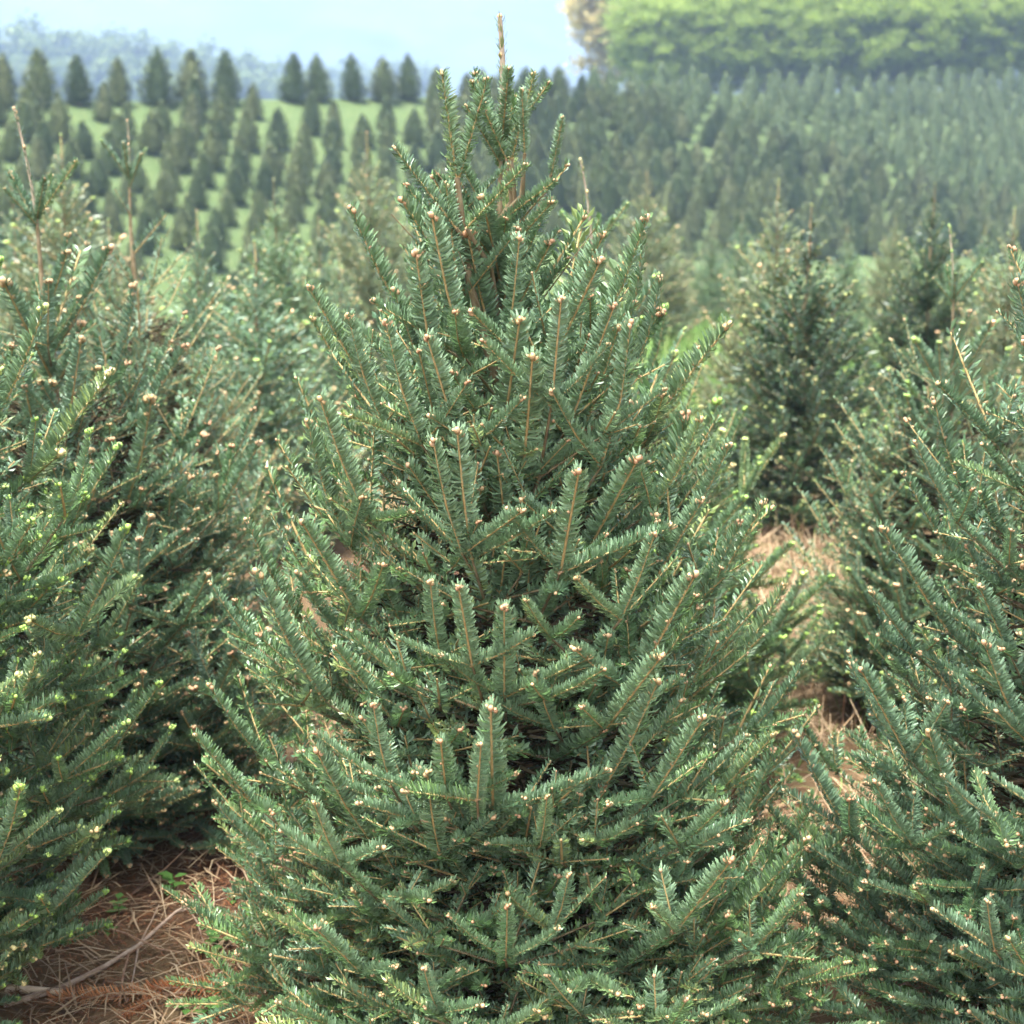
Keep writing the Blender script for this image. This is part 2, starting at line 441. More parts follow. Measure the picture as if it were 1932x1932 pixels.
LEADER_CACHE = {}
def leader_mesh(seed, L, needles=70, buds=7, r=0.0048, bend=0.04):
    """bare brown leader with short open needles and buds"""
    rng = random.Random(seed); mb = MB(); pts = []; rad = []
    n = 7
    for i in range(n + 1):
        t = i / n
        pts.append((bend * L * math.sin(t * 2.2), 0.3 * bend * L * t * t, L * t)); rad.append(r * (1 - 0.42 * t))
    mb.tube(pts, rad, 8, 1, True, True)
    V = []; F = []
    for i in range(needles):
        t = rng.uniform(0.03, 0.99); k = min(n - 1, int(t * n)); u = t * n - k
        b = np.array(pts[k]) * (1 - u) + np.array(pts[k + 1]) * u
        a = rng.uniform(0, 6.283); lat = np.array([math.cos(a), math.sin(a), 0])
        d = lat * 0.62 + np.array([0, 0, 0.78]); ln = rng.uniform(0.011, 0.020)
        b = b + lat * rad[k] * 0.9; wd = np.array([-math.sin(a), math.cos(a), 0]) * 0.0008
        mid = b + d * ln * 0.55; tip = b + d * ln + lat * ln * -0.12
        j = len(V); V += [b - wd * .6, b + wd * .6, mid + wd, mid - wd, tip]
        F += [(j, j + 1, j + 2), (j, j + 2, j + 3), (j + 3, j + 2, j + 4)]
    mb.add(np.array(V), F, 0, False)
    bv, bf = ball(6, 4)
    for i in range(buds):
        t = rng.uniform(0.15, 0.97) if i > 2 else 1.0
        k = min(n - 1, int(t * n)); u = t * n - k
        b = np.array(pts[k]) * (1 - u) + np.array(pts[k + 1]) * u
        a = rng.uniform(0, 6.283); rr = 0.0042 * rng.uniform(.8, 1.15)
        b = b + np.array([math.cos(a), math.sin(a), 0.2]) * (rad[k] * 0.9 + (0 if i > 2 else -0.003))
        mb.add(bv * np.array([rr, rr, rr * 1.35]) + b, bf, 2, True)
    return mb

def set_slot(o, idx, mat):
    if len(o.material_slots) > idx and o.material_slots[idx].material != mat:
        o.material_slots[idx].link = 'OBJECT'; o.material_slots[idx].material = mat

def make_fir(label, loc, H, prof, seed, nbr, needle=M_NEEDLE, bud=M_BUD, lean=(0, 0), npart=300, leader=0.2, name='fir_tree', group='rows of young fir trees', seg=0.15, thin_back=0.5, extra=None, leader_tilt=(0, 0), leader_r=0.0045, budded=False, coarse=True, fill=0.42):
    loc = Vector(loc); rng = random.Random(seed + 5)
    root = empty(name, loc); tag(root, label, 'tree', group)
    toc = (Vector((0, 0, 0)) - loc); toc.z = 0; toc.normalize()
    Hb = H - leader
    brs = skeleton(seed, Hb, prof, nbr, seg, lean, toc, thin_back, fill=fill)
    tm, top = trunk_mesh(Hb + 0.01, lean, 0.030 * H / 1.9, seed=seed)
    link('trunk', tm, root)
    lm = leader_mesh(seed, leader, 190, 7, leader_r).mesh('leader', [needle, M_LEADER, bud], False)
    lo = link('leader', lm, root); lo.location = top - Vector((0, 0, 0.01)); lo.rotation_euler = (leader_tilt[1], leader_tilt[0], rng.random() * 0.0)
    # candidates for single shoots
    cand = []
    for bi, b in enumerate(brs):
        for s in b['shoots']:
            tip = s['p'] + s['d'] * s['L']; wp = loc + tip
            px, py, dep = project(wp)
            vis = -40 < px < 1970 and -60 < py < 1990
            rr = math.hypot(tip.x - lean[0] * tip.z, tip.y - lean[1] * tip.z) / max(0.05, lerp_table(prof, tip.z))
            rd = Vector((tip.x, tip.y, 0)); rd.normalize()
            face = rd.dot(toc)
            s['rr'] = rr; s['face'] = face; s['out'] = px < -150 or px > 2080 or py > 2150
            if vis and face > -0.05 and s['age'] <= 2:
                sc = rr * 1.2 + 0.5 * face + s['L'] * 3 + (0.15 if s['age'] == 1 else 0) + rng.uniform(-.15, .15)
                cand.append((sc, id(s)))
    cand.sort(reverse=True); pick = set(k for _, k in cand[:npart])
    rest = []
    for b in brs:
        mb = MB()
        for pts, rad in b['wood']: mb.tube(pts, rad, 5 if len(pts) > 2 else 4, 0, True, False)
        bo = link('branch', mb.mesh('branch', [M_BARK], False), root)
        for s in b['shoots']:
            if id(s) in pick:
                k = 0 if s['L'] > 0.125 else 1
                hl = (ME_BUD if budded else ME_HI)[k]; o = link('shoot', hl[rng.choice((0, 3))] if s['age'] > 1 else rng.choice(hl), bo)
                o.matrix_local = shoot_matrix(s['p'], s['d'], s['up'], s['L'] / (0.17 if k == 0 else 0.095))
                set_slot(o, 0, needle); set_slot(o, 2, bud)
            elif not (s['out'] and rng.random() < 0.45): rest.append(s)
    me = bake(rest, rng, 'inner_foliage', [needle, M_TWIG, bud], lambda s: s['age'] > 2 or s['rr'] < 0.6 or s['face'] < -0.35 or s['out'], T_BLO if coarse else T_LO)
    fo = link('inner_foliage', me, root); tag(fo, kind='stuff')
    tv = MB(); ra = np.random.RandomState(seed)  # twig-like strips added inside the crown to block light and darken it
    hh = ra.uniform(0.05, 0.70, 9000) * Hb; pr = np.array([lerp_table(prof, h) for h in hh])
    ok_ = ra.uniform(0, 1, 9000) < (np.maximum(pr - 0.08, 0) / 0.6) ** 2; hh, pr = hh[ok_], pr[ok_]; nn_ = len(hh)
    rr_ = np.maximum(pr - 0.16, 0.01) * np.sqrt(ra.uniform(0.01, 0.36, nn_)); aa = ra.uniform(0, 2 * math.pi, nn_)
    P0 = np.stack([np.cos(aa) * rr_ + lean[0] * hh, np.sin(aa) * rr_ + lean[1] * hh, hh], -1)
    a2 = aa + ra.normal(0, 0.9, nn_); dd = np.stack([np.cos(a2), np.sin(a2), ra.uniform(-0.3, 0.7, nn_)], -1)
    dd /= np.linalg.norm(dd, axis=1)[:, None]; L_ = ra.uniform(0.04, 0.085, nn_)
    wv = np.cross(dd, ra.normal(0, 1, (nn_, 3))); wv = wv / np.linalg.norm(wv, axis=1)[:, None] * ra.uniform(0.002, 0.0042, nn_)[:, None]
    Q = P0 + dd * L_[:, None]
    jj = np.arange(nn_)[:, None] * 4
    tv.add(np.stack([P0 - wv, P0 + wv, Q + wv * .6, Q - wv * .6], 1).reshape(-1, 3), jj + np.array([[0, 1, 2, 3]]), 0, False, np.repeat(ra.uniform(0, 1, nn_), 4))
    tw_ = link('shading_twigs', tv.mesh('shading_twigs', [M_SHADETWIG]), root); tag(tw_, kind='stuff')
    # whorl of upright shoots round the foot of the leader
    for k in range(5):
        a = k * 2 * math.pi / 5 + rng.uniform(-.3, .3); el = R(rng.uniform(48, 68))
        d = Vector((math.cos(a) * math.cos(el), math.sin(a) * math.cos(el), math.sin(el)))
        o = link('shoot', rng.choice(ME_TOP), root)
        o.matrix_local = shoot_matrix(top - Vector((0, 0, rng.uniform(0.0, 0.05))), d, Vector((-d.x, -d.y, 1)), rng.uniform(0.6, 0.95))
        set_slot(o, 0, needle); set_slot(o, 2, bud)
    return root

# ------------------------------------------------------------------ terrain
RP = np.array([-17.0, 60.0]); RU = np.array([0.692, 0.722]); RM = np.array([0.722, -0.692])
def st(x, y):
    dx, dy = x - RP[0], y - RP[1]
    return dx * RM[0] + dy * RM[1], dx * RU[0] + dy * RU[1]
def sstep(a, b, x):
    t = np.clip((x - a) / (b - a), 0, 1); return t * t * (3 - 2 * t)
def terrain(x, y):
    x = np.asarray(x, float); y = np.asarray(y, float)
    s, t = st(x, y)
    zr = 2.8 + 0.023 * np.clip(t, -60, 140)
    slope = zr - 0.36 * np.clip(s, 0, 60)
    near = -0.0 - 5.2 * (1 - sstep(24, 47, s))
    k = 1.2                                        # soft maximum of hillside and near ground
    z = k * np.log(np.exp(np.clip(slope, -30, 30) / k) + np.exp(near / k))
    z0 = k * np.log(np.exp((2.8 - 0.36 * 53.6) / k) + 1.0)
    z = z - z0
    back = np.clip(-s - 6, 0, 400)
    z = z - 0.012 * back
    return z
def tz(x, y): return float(terrain(x, y))

def wob(x, y):
    """small unevenness"""
    return (np.sin(x * 5.1 + y * 2.3) * np.sin(y * 4.7 - x * 1.9) * 0.012 + np.sin(x * 13.7 + 1.3) * np.sin(y * 11.9) * 0.005
            + np.sin(x * 1.1 + 0.4) * np.sin(y * 0.9 + 2.0) * 0.02)
def axis_pts(lo, hi, n, dens):
    u = np.linspace(-1, 1, n)
    return np.sinh(u * dens) / math.sinh(dens) * (hi - lo) / 2 + (hi + lo) / 2
gx = axis_pts(-1650, 1650, 190, 7.6)
gy = np.concatenate([np.linspace(-80, 0, 12), np.linspace(0.4, 14, 150), np.linspace(14.5, 125, 130), np.geomspace(128, 2750, 56)])
X, Y = np.meshgrid(gx, gy)
Z = terrain(X, Y) + wob(X, Y) * (Y < 60)
gv = np.stack([X, Y, Z], -1).reshape(-1, 3)
nx, ny = len(gx), len(gy)
idx = np.arange(nx * ny).reshape(ny, nx)
gf = np.stack([idx[:-1, :-1], idx[:-1, 1:], idx[1:, 1:], idx[1:, :-1]], -1).reshape(-1, 4)
gm = MB(); gm.add(gv, gf, 0, True)

def ground_mat():
    m, n, l, b, out = nodes_of('farm_ground')
    tc = n.new('ShaderNodeTexCoord'); P = tc.outputs['Object']
    def noise(scale, det=5, rough=0.6):
        z = n.new('ShaderNodeTexNoise'); z.inputs['Scale'].default_value = scale; z.inputs['Detail'].default_value = det
        z.inputs['Roughness'].default_value = rough; l.new(P, z.inputs['Vector']); return z.outputs['Fac']
    def mix(f, a, bb):
        x = n.new('ShaderNodeMix'); x.data_type = 'RGBA'; l.new(f, x.inputs[0]); l.new(a, x.inputs[6]); l.new(bb, x.inputs[7]); return x.outputs[2]
    soil = ramp(n, l, noise(38, 8, 0.75), [(0.3, (0.035, 0.018, 0.011)), (0.5, (0.10, 0.052, 0.030)), (0.7, (0.19, 0.12, 0.072))])
    straw = ramp(n, l, noise(26, 8, 0.75), [(0.3, (0.09, 0.055, 0.028)), (0.55, (0.21, 0.145, 0.075)), (0.75, (0.29, 0.215, 0.12))])
    grass = ramp(n, l, noise(7, 6, 0.7), [(0.3, (0.050, 0.085, 0.028)), (0.5, (0.080, 0.120, 0.042)), (0.72, (0.145, 0.155, 0.070))])
    patch = ramp(n, l, noise(0.9, 3), [(0.42, (0, 0, 0)), (0.58, (1, 1, 1))])
    sx = n.new('ShaderNodeSeparateXYZ'); l.new(P, sx.inputs[0])
    def mr(sock, a, bb):
        k = n.new('ShaderNodeMapRange'); k.inputs[1].default_value = a; k.inputs[2].default_value = bb; l.new(sock, k.inputs[0]); return k.outputs[0]
    litter = mix(patch, soil, straw)
    far = mr(sx.outputs['Y'], 2.2, 2.9)
    mid = mix(far, soil, straw)
    near = mix(mr(sx.outputs['X'], 0.3, 1.2), litter, mid)
    col = mix(mr(sx.outputs['Y'], 7.5, 11.0), near, grass)
    l.new(col, b.inputs['Base Color']); b.inputs['Roughness'].default_value = 0.95; b.inputs['Specular IOR Level'].default_value = 0.1
    bp = n.new('ShaderNodeBump'); bp.inputs['Distance'].default_value = 0.02; bp.inputs['Strength'].default_value = 0.8
    l.new(noise(45, 6, 0.8), bp.inputs['Height']); l.new(bp.outputs[0], b.inputs['Normal'])
    return m
g = link('ground', gm.mesh('ground', [ground_mat()], False)); tag(g, kind='structure')

# far wooded hill that fills the view behind everything
hx = np.linspace(-1620, 1620, 260); hy = np.linspace(1300, 2660, 100)
HX, HY = np.meshgrid(hx, hy)
rs = np.random.RandomState(3)
HZ = sstep(1300, 2560, HY) * 330 + 6
for (fx, fy, ph, am) in [(0.006, 0.004, 1.0, 24), (0.012, 0.009, 2.2, 14), (0.03, 0.018, 0.4, 6)]:
    HZ = HZ + am * np.sin(HX * fx + ph) * np.cos(HY * fy + ph * 1.7) * sstep(1300, 1560, HY)
HZ = HZ + rs.uniform(-4, 6, HZ.shape) * sstep(1310, 1400, HY)
HZ = HZ - (1 - sstep(1300, 1360, HY)) * 14
hm = MB(); nh, mh = len(hx), len(hy); idx = np.arange(nh * mh).reshape(mh, nh)
hm.add(np.stack([HX, HY, HZ], -1).reshape(-1, 3), np.stack([idx[:-1, :-1], idx[:-1, 1:], idx[1:, 1:], idx[1:, :-1]], -1).reshape(-1, 4), 0, True)
hill = link('hill', hm.mesh('hill', [plain_mat('wooded_hillside', (0.01, 0.02, 0.015), (0.13, 0.15, 0.06), 0.012, 0.9)], False)); tag(hill, kind='structure')

# ------------------------------------------------------------------ the near firs
# main tree: outline measured on the photograph (height, radius)
PROF_MAIN = [(0.0, 0.635), (0.18, 0.66), (0.62, 0.59), (0.87, 0.52), (1.11, 0.46), (1.41, 0.37), (1.52, 0.325), (1.64, 0.235), (1.74, 0.13), (1.9, 0.05)]
main = make_fir('large dense fir with a tall bare leader and a forked side top beside the path', (0.012, 3.0, 0.0), 1.95, PROF_MAIN, 21, 195, seg=0.14, lean=(-0.022, 0), leader_r=0.0072, coarse=False, fill=0.55, npart=300, leader=0.235, leader_tilt=(-0.04, 0.0))
def add_branch(root, pts, rads):
    mb = MB(); mb.tube(pts, rads, 6, 0, True, True)
    return link('branch', mb.mesh('branch', [M_BARK], False), root)
def add_shoot(parent, p, d, sc, lib=None, k=0, up=None, needle=None, bud=None):
    o = link('shoot', (lib or ME_TOP)[k], parent); d = Vector(d)
    o.matrix_local = shoot_matrix(Vector(p), d, up or Vector((-d.x, -d.y, 1)), sc)
    if needle: set_slot(o, 0, needle)
    if bud: set_slot(o, 2, bud)
    return o
ML = Vector((0.012, 3.0, 0))
def loc_at(px, py, Y): return at_depth(px, py, Y) - ML
# second upright top, forked, in front of the leader on its left
fk = loc_at(862, 335, 2.88)
bo = add_branch(main, [fk + Vector((0.07, 0.08, -0.38)), fk + Vector((0.02, 0.02, -0.18)), fk], [0.009, 0.007, 0.005])
add_shoot(bo, fk, (-0.14, 0.0, 1.0), 0.93, k=0); add_shoot(bo, fk + Vector((0.004, 0, 0)), (0.30, -0.04, 1.0), 0.90, k=1)
add_shoot(bo, fk + Vector((0.0, 0, -0.19)), (-0.10, -0.1, 1.0), 0.95, k=2)
for (bx, by, tx, ty, Y, k) in [(860, 430, 745, 280, 2.86, 0), (880, 430, 992, 312, 2.84, 1), (965, 300, 1008, 140, 2.98, 2), (955, 300, 890, 155, 2.98, 1),
                               (1040, 330, 1062, 222, 3.02, 0), (990, 290, 985, 170, 2.96, 0)]:
    p, q = loc_at(bx, by, Y), loc_at(tx, ty, Y - 0.02)
    b2 = add_branch(main, [Vector((-0.022 * p.z, 0, p.z - 0.10 - 0.5 * math.hypot(p.x, p.y))), Vector((p.x * 0.55, p.y * 0.55, p.z - 0.075)), p], [0.007, 0.005, 0.0035])
    add_shoot(b2, p, q - p, (q - p).length / 0.19, k=k)

rt = random.Random(9)
for k in range(6):
    a = k * 2.4; h = 1.48 + 0.022 * k; el = R(rt.uniform(32, 52))
    d = (math.cos(a) * math.cos(el), math.sin(a) * math.cos(el), math.sin(el))
    add_shoot(main, (-0.022 * h, 0, h), d, rt.uniform(0.62, 0.95), k=k % 3)
for k in range(18):
    a = k * 2.4 + 0.7; h = 1.34 + 0.014 * k; el = R(rt.uniform(22, 50)); q = rt.uniform(0.0, 0.08)
    d = (math.cos(a) * math.cos(el), math.sin(a) * math.cos(el), math.sin(el))
    add_shoot(main, (-0.022 * h + d[0] * q, d[1] * q, h), d, rt.uniform(0.85, 1.15), lib=ME_HI[0], k=k % 6, up=Vector((-d[0], -d[1], 1.6)))
for k in range(6):
    a = k * 1.9; el = R(rt.uniform(30, 55)); p = fk + Vector((0.02, 0.02, -0.05 - 0.05 * k))
    d = (math.cos(a) * math.cos(el), math.sin(a) * math.cos(el), math.sin(el))
    add_shoot(bo, p, d, rt.uniform(0.55, 0.85), lib=ME_HI[0], k=k % 6, up=Vector((-d[0], -d[1], 1.6)))
PROF_A = lambda H, r: [(0.0, r * 0.90), (0.09 * H, r), (0.30 * H, r * 0.95), (0.48 * H, r * 0.82), (0.66 * H, r * 0.62), (0.80 * H, r * 0.38), (0.90 * H, r * 0.18), (H, 0.03)]
t2 = make_fir('bluish fir thick with tan bud clusters, its leader leaning, between the green budded firs', (-1.12, 4.05, 0), 1.81, PROF_A(1.7, 0.71), 33, 116, seg=0.138, needle=M_NEEDLE_BLUE, bud=M_BUD, npart=300, budded=True, leader=0.26, leader_tilt=(-0.18, 0.0), lean=(-0.03, 0))
t3 = make_fir('tall fir tipped with swelling bright green buds, overhanging the bare litter and fallen sticks', (-1.34, 2.95, 0), 2.35, [(0, .42), (.15, .48), (.4, .61), (.85, .68), (1.15, .61), (1.4, .50), (1.75, .32), (2.05, .14), (2.3, .03)], 47, 122, seg=0.138, thin_back=0.75, needle=M_NEEDLE, bud=M_BUD_GREEN, npart=260, budded=True, leader=0.22)
t6 = make_fir('broad dark bluish fir across the straw path from the large fir', (1.17, 2.90, 0), 2.08, PROF_A(2.0, 0.64), 58, 122, seg=0.138, thin_back=0.7, needle=M_NEEDLE_BLUE, bud=M_BUD, npart=260, leader=0.22)

def fir_copy(src, label, loc, scale, turn, needle, bud):
    r = copy_tree(src); r.location = loc; r.scale = (scale,) * 3; r.rotation_euler = (0, 0, turn)
    tag(r, label)
    for a in r.children:
        for o in [a] + list(a.children):
            if len(o.material_slots) == 3: set_slot(o, 0, needle); set_slot(o, 2, bud)
    return r
bpy.context.view_layer.update()
fir_copy(t2, 'fir with fresh green buds, half hidden behind the large dense fir', (0.26, 4.45, 0), 0.93, 0.15, M_NEEDLE, M_BUD_GREEN)
fir_copy(t6, 'fir with green buds and an upright leader, behind the tan budded leaning fir', (-1.27, 5.5, 0), 0.86, 0.75, M_NEEDLE_BLUE, M_BUD_MIX)
fir_copy(t2, 'bluish fir with a pale leader, behind the broad dark fir by the path', (1.35, 4.85, 0), 0.82, -0.8, M_NEEDLE_BLUE, M_BUD_MIX)

# ------------------------------------------------------------------ firs further along the rows (simpler foliage)
rng = random.Random(77)
MID_SH = [flat_template(build_shoot(rng, 0.15, 46, 1, nw=5.6, nl=0.95, buds=2, side_buds=1, bud_r=0.0044, stem_r=0.0016)) for _ in range(4)]
def mid_crown(seed, H, prof, nbr, mats):
    r2 = random.Random(seed)
    mb = MB()
    for b in skeleton(seed, H, prof, nbr, 0.17, asym=0.12):
        for s in b['shoots']:
            if s['age'] > 3: continue
            v, f, mi, sm = r2.choice(MID_SH); sc = s['L'] / 0.15
            x, y, z = frame(s['d'], s['up']); A = np.array([tuple(x), tuple(y), tuple(z)], np.float32) * np.array([[max(1, sc)], [sc], [max(1, sc)]], np.float32)
            mb.add(v @ A + np.array(tuple(s['p']), np.float32), f, mi, sm, r2.random())
    ra = np.random.RandomState(seed); hh = ra.uniform(0.05, 0.88, 4200) * H; pr = np.array([lerp_table(prof, h) for h in hh])
    ok_ = ra.uniform(0, 1, 4200) < (pr / 0.5) ** 1.5; hh, pr = hh[ok_], pr[ok_]; n_ = len(hh)
    rr_ = pr * np.sqrt(ra.uniform(0.02, 0.62, n_)); aa = ra.uniform(0, 2 * math.pi, n_)
    P0 = np.stack([np.cos(aa) * rr_, np.sin(aa) * rr_, hh], -1); a2 = aa + ra.normal(0, 0.7, n_)
    dd = np.stack([np.cos(a2), np.sin(a2), ra.uniform(-0.1, 0.9, n_)], -1); dd /= np.linalg.norm(dd, axis=1)[:, None]
    wv = np.cross(dd, ra.normal(0, 1, (n_, 3))); wv = wv / np.linalg.norm(wv, axis=1)[:, None] * ra.uniform(0.003, 0.006, n_)[:, None]
    Q = P0 + dd * ra.uniform(0.03, 0.07, n_)[:, None]
    mb.add(np.stack([P0, (P0 + Q) / 2 + wv, Q, (P0 + Q) / 2 - wv], 1).reshape(-1, 3), np.arange(n_)[:, None] * 4 + np.array([[0, 1, 2, 3]]), 0, False, np.repeat(ra.uniform(0, 1, n_), 4))
    # leader
    v, f, mi, sm = flat_template(leader_mesh(seed, 0.11, 40, 4, 0.0032))
    mb.add(v + np.array([0, 0, H - 0.03], np.float32), f, mi, sm, 0.2)
    return mb.mesh('crown', mats)
MID = [mid_crown(101, 1.6, PROF_A(1.6, 0.52), 96, [M_NEEDLE_YELLOW, M_TWIG, M_BUD_MIX]),
       mid_crown(102, 1.6, PROF_A(1.6, 0.46), 104, [M_NEEDLE_BLUE, M_TWIG, M_BUD_MIX]),
       mid_crown(103, 1.6, PROF_A(1.6, 0.48), 112, [M_NEEDLE_DARK, M_BARK, M_BUD_YELLOW])]
MID_TRUNK = trunk_mesh(1.58, (0, 0), 0.022, seed=4)[0]
def mid_fir(label, px, top, Y, kind, needle=None, bud=None, X=None, wide=1.0, H=None):
    p = at_depth(px, top, Y)
    x = p.x if X is None else X; z = tz(x, Y)
    H = H or (p.z - z)
    r = empty('fir_tree', (x, Y, z), rng.uniform(0, 6.28)); s = H / 1.72
    r.scale = (s * wide, s * wide, s)
    tag(r, label, 'tree', 'rows of young fir trees')
    link('trunk', MID_TRUNK, r); c = link('crown', MID[kind], r)
    if needle: set_slot(c, 0, needle)
    if bud: set_slot(c, 2, bud)
    return r
mid_fir('short fir with a knobbly pale leader, behind the green budded fir', 480, 440, 6.9, 1, wide=1.4)
mid_fir('dark green fir with yellowish tips beside the grass path, behind the bluish fir', 1530, 370, 7.2, 2, wide=1.2)
mid_fir('pale yellowish fir standing behind the dark yellow-tipped fir', 1470, 325, 8.9, 0)
mid_fir('very dark narrow fir between pale yellowish firs', 1765, 335, 9.6, 2, needle=M_NEEDLE_DARK)
mid_fir('pale yellowish fir behind the top of the broad dark fir', 1915, 380, 8.2, 0)
mid_fir('pale tan tipped fir on its own, just beyond the large dense fir', 1222, 315, 14.5, 0, wide=1.1)
mid_fir('loose yellow-green fir standing out before the dark hillside rows', 692, 238, 12.6, 0, needle=M_NEEDLE_YELLOW)
mid_fir('dark rounded fir with a short pale leader, before the hillside rows', 515, 325, 9.4, 2, needle=M_NEEDLE)
mid_fir('rust-tinged pale fir behind the top of the tan budded leaning fir', 112, 238, 8.4, 0, wide=1.1)
for (px, top, Y, k) in [(600, 400, 9.8, 1), (370, 385, 8.0, 1), (205, 400, 7.4, 0), (745, 380, 15.0, 0), (640, 470, 8.3, 1),
                        (1345, 420, 17.5, 1), (1600, 420, 12.5, 1), (1690, 400, 15.5, 0), (1860, 415, 13.0, 1), (1400, 395, 20.0, 1), (20, 330, 9.8, 1)]:
    mid_fir('hazy young fir among the mixed firs below the hillside rows', px, top, Y, k)

# ------------------------------------------------------------------ shorn firs in rows on the hillside
def far_crown_data(seed, n, H=2.0, r=0.56):
    rg = random.Random(seed); V = []; F = []; T = []
    # closed inner body
    ring = 8; lv = [(0.10, 0.62), (0.30, 0.9), (0.8, 0.84), (1.25, 0.60), (1.65, 0.32), (1.88, 0.03)]
    for (h, q) in lv:
        for k in range(ring):
            a = 2 * math.pi * k / ring; rr = r * q * 0.80 * rg.uniform(.93, 1.05)
            V.append((rr * math.cos(a), rr * math.sin(a), h * H / 2)); T.append(0.15)
    for i in range(len(lv) - 1):
        for k in range(ring):
            k2 = (k + 1) % ring; a, b, c, d = i * ring + k, i * ring + k2, (i + 1) * ring + k2, (i + 1) * ring + k
            F += [(a, b, c), (a, c, d)]
    prof = [(0, .62), (.1, .88), (.3, 1.0), (.55, .98), (.9, .85), (1.3, .62), (1.65, .36), (1.88, .14), (2.0, .03)]
    k = 0
    while k < n:
        h = rg.uniform(0.04, 1.97); q = lerp_table(prof, h)
        if rg.random() > q ** 0.9 + 0.06: continue
        k += 1
        a = rg.uniform(0, 6.283); rr = r * q * rg.uniform(0.70, 1.18)
        p = np.array([rr * math.cos(a), rr * math.sin(a), h * H / 2])
        el = R(rg.uniform(0, 60)); a2 = a + rg.uniform(-.7, .7)
        d = np.array([math.cos(a2) * math.cos(el), math.sin(a2) * math.cos(el), math.sin(el)])
        L = rg.uniform(0.10, 0.22); wv = np.cross(d, np.array([rg.uniform(-.4, .4), rg.uniform(-.4, .4), 1.0])); wv = wv / np.linalg.norm(wv) * rg.uniform(0.018, 0.032)
        j = len(V); b0 = p - d * L * 0.4; mid = p + d * L * 0.3; tip = p + d * L * 0.75
        V += [tuple(b0), tuple(mid + wv), tuple(tip), tuple(mid - wv)]; F += [(j, j + 1, j + 2), (j, j + 2, j + 3)]
        t = rg.random(); T += [t] * 4
    return np.array(V, np.float32), np.array(F, np.int32), np.array(T, np.float32)
FAR_STOPS = [(0.0, (0.052, 0.082, 0.028)), (0.5, (0.100, 0.138, 0.046)), (0.8, (0.155, 0.180, 0.064)), (1.0, (0.22, 0.235, 0.10))]
M_FAR = random_mat('shorn_fir_foliage', FAR_STOPS, 0.6, 0.3)
M_FAR_REST = random_mat('shorn_fir_foliage_merged', FAR_STOPS, 0.6, 0.3, 0.0, False)
FAR = []
for i in range(6):
    v, f, t = far_crown_data(300 + i, 1500, r=0.53 + 0.02 * (i % 3))
    mb = MB(); mb.add(v, f, 0, False, t * 0.6); FAR.append(mb.mesh('crown', [M_FAR]))
FAR_LOW = [far_crown_data(320 + i, 560) for i in range(4)]
FAR_TRUNK = trunk_mesh(1.0, (0, 0), 0.04, seed=9)[0]
rng = random.Random(5)
cands = []
def consider(x, y, s, right):
    z = tz(x, y); px, py, dep = project((x, y, z))
    if px < -45 or px > 1980 or (px > 850) != right: return
    pt = project((x, y, z + 2))[1]
    # nothing shows of trees wholly behind the near firs
    if pt > 480 or (pt > 400 and (px < 330 or px > 1300)): return
    if 800 < px < 1080 and pt > 400: return
    cands.append((dep, x, y, z))
for i in range(0, 20):
    s = 0.3 + i * 1.65 if i < 3 else 3.6 + (i - 2) * 1.48
    for j in range(-14, 56):
        t = j * (1.62 if i < 1 else 1.36) + rng.uniform(-.10, .10)
        ss = s + rng.uniform(-.10, .10)
        if rng.random() < (0.05 if i > 1 else 0.02): continue
        x, y = RP + RU * t + RM * ss
        if i == 1 and -16 < x < -4 and rng.random() < 0.6: continue      # the grassy gap under the crest
        if i == 2 and -12 < x < -5 and rng.random() < 0.3: continue
        consider(x, y, ss, False)
for i in range(0, 30):
    for j in range(-30, 74):
        if rng.random() < 0.06: continue
        x = j * 1.04 - i * 0.5 + rng.uniform(-.2, .2); y = 50 + i * 2.35 + x * 0.16 + rng.uniform(-.5, .5)
        s, t = st(x, y)
        if 0.2 < s < 34: consider(x, y, s, True)
# a second, lower bank of rows beyond the crest on the far side
cands.sort()
far_rest = MB()
for k, (dep, x, y, z) in enumerate(cands):
    sv = st(x, y)[0]; crest = sv < 1.4 and x < -4
    sc = rng.uniform(0.84, 1.14) * (0.93 if crest else (0.76 - 0.012 * min(sv, 16)) if x < -3 else 0.86); wd = rng.uniform(0.92, 1.16) * (1.0 if crest else 1.04); rz = rng.uniform(0, 6.28)
    if k < 320:
        r = empty('shorn_fir', (x, y, z - 0.03), rz); r.rotation_euler = (rng.uniform(-.06, .06), rng.uniform(-.06, .06), rz); r.scale = (sc * wd, sc * wd, sc)
        tag(r, 'small shorn cone-shaped fir in the close rows on the hillside', 'tree', 'shorn firs in rows on the hillside')
        link('trunk', FAR_TRUNK, r); link('crown', FAR[k % 6], r)
    else:
        v, f, t = FAR_LOW[k % 4]; c, s_ = math.cos(rz), math.sin(rz)
        A = np.array([[c, s_, 0], [-s_, c, 0], [0, 0, 1]], np.float32) * np.array([[sc * wd], [sc * wd], [sc]], np.float32)
        far_rest.add(v @ A + np.array([x, y, z - 0.03], np.float32), f, 0, False, np.clip(t * 0.7 + rng.uniform(0.0, 0.2), 0, 1))
print('far firs', len(cands))
if len(cands) > 320:
    o = link('shorn_firs_beyond', far_rest.mesh('shorn_firs_beyond', [M_FAR_REST]))
    o.name = 'far_fir_rows'; tag(o, 'rows of tiny shorn firs along the top of the hillside', 'trees', kind='stuff')

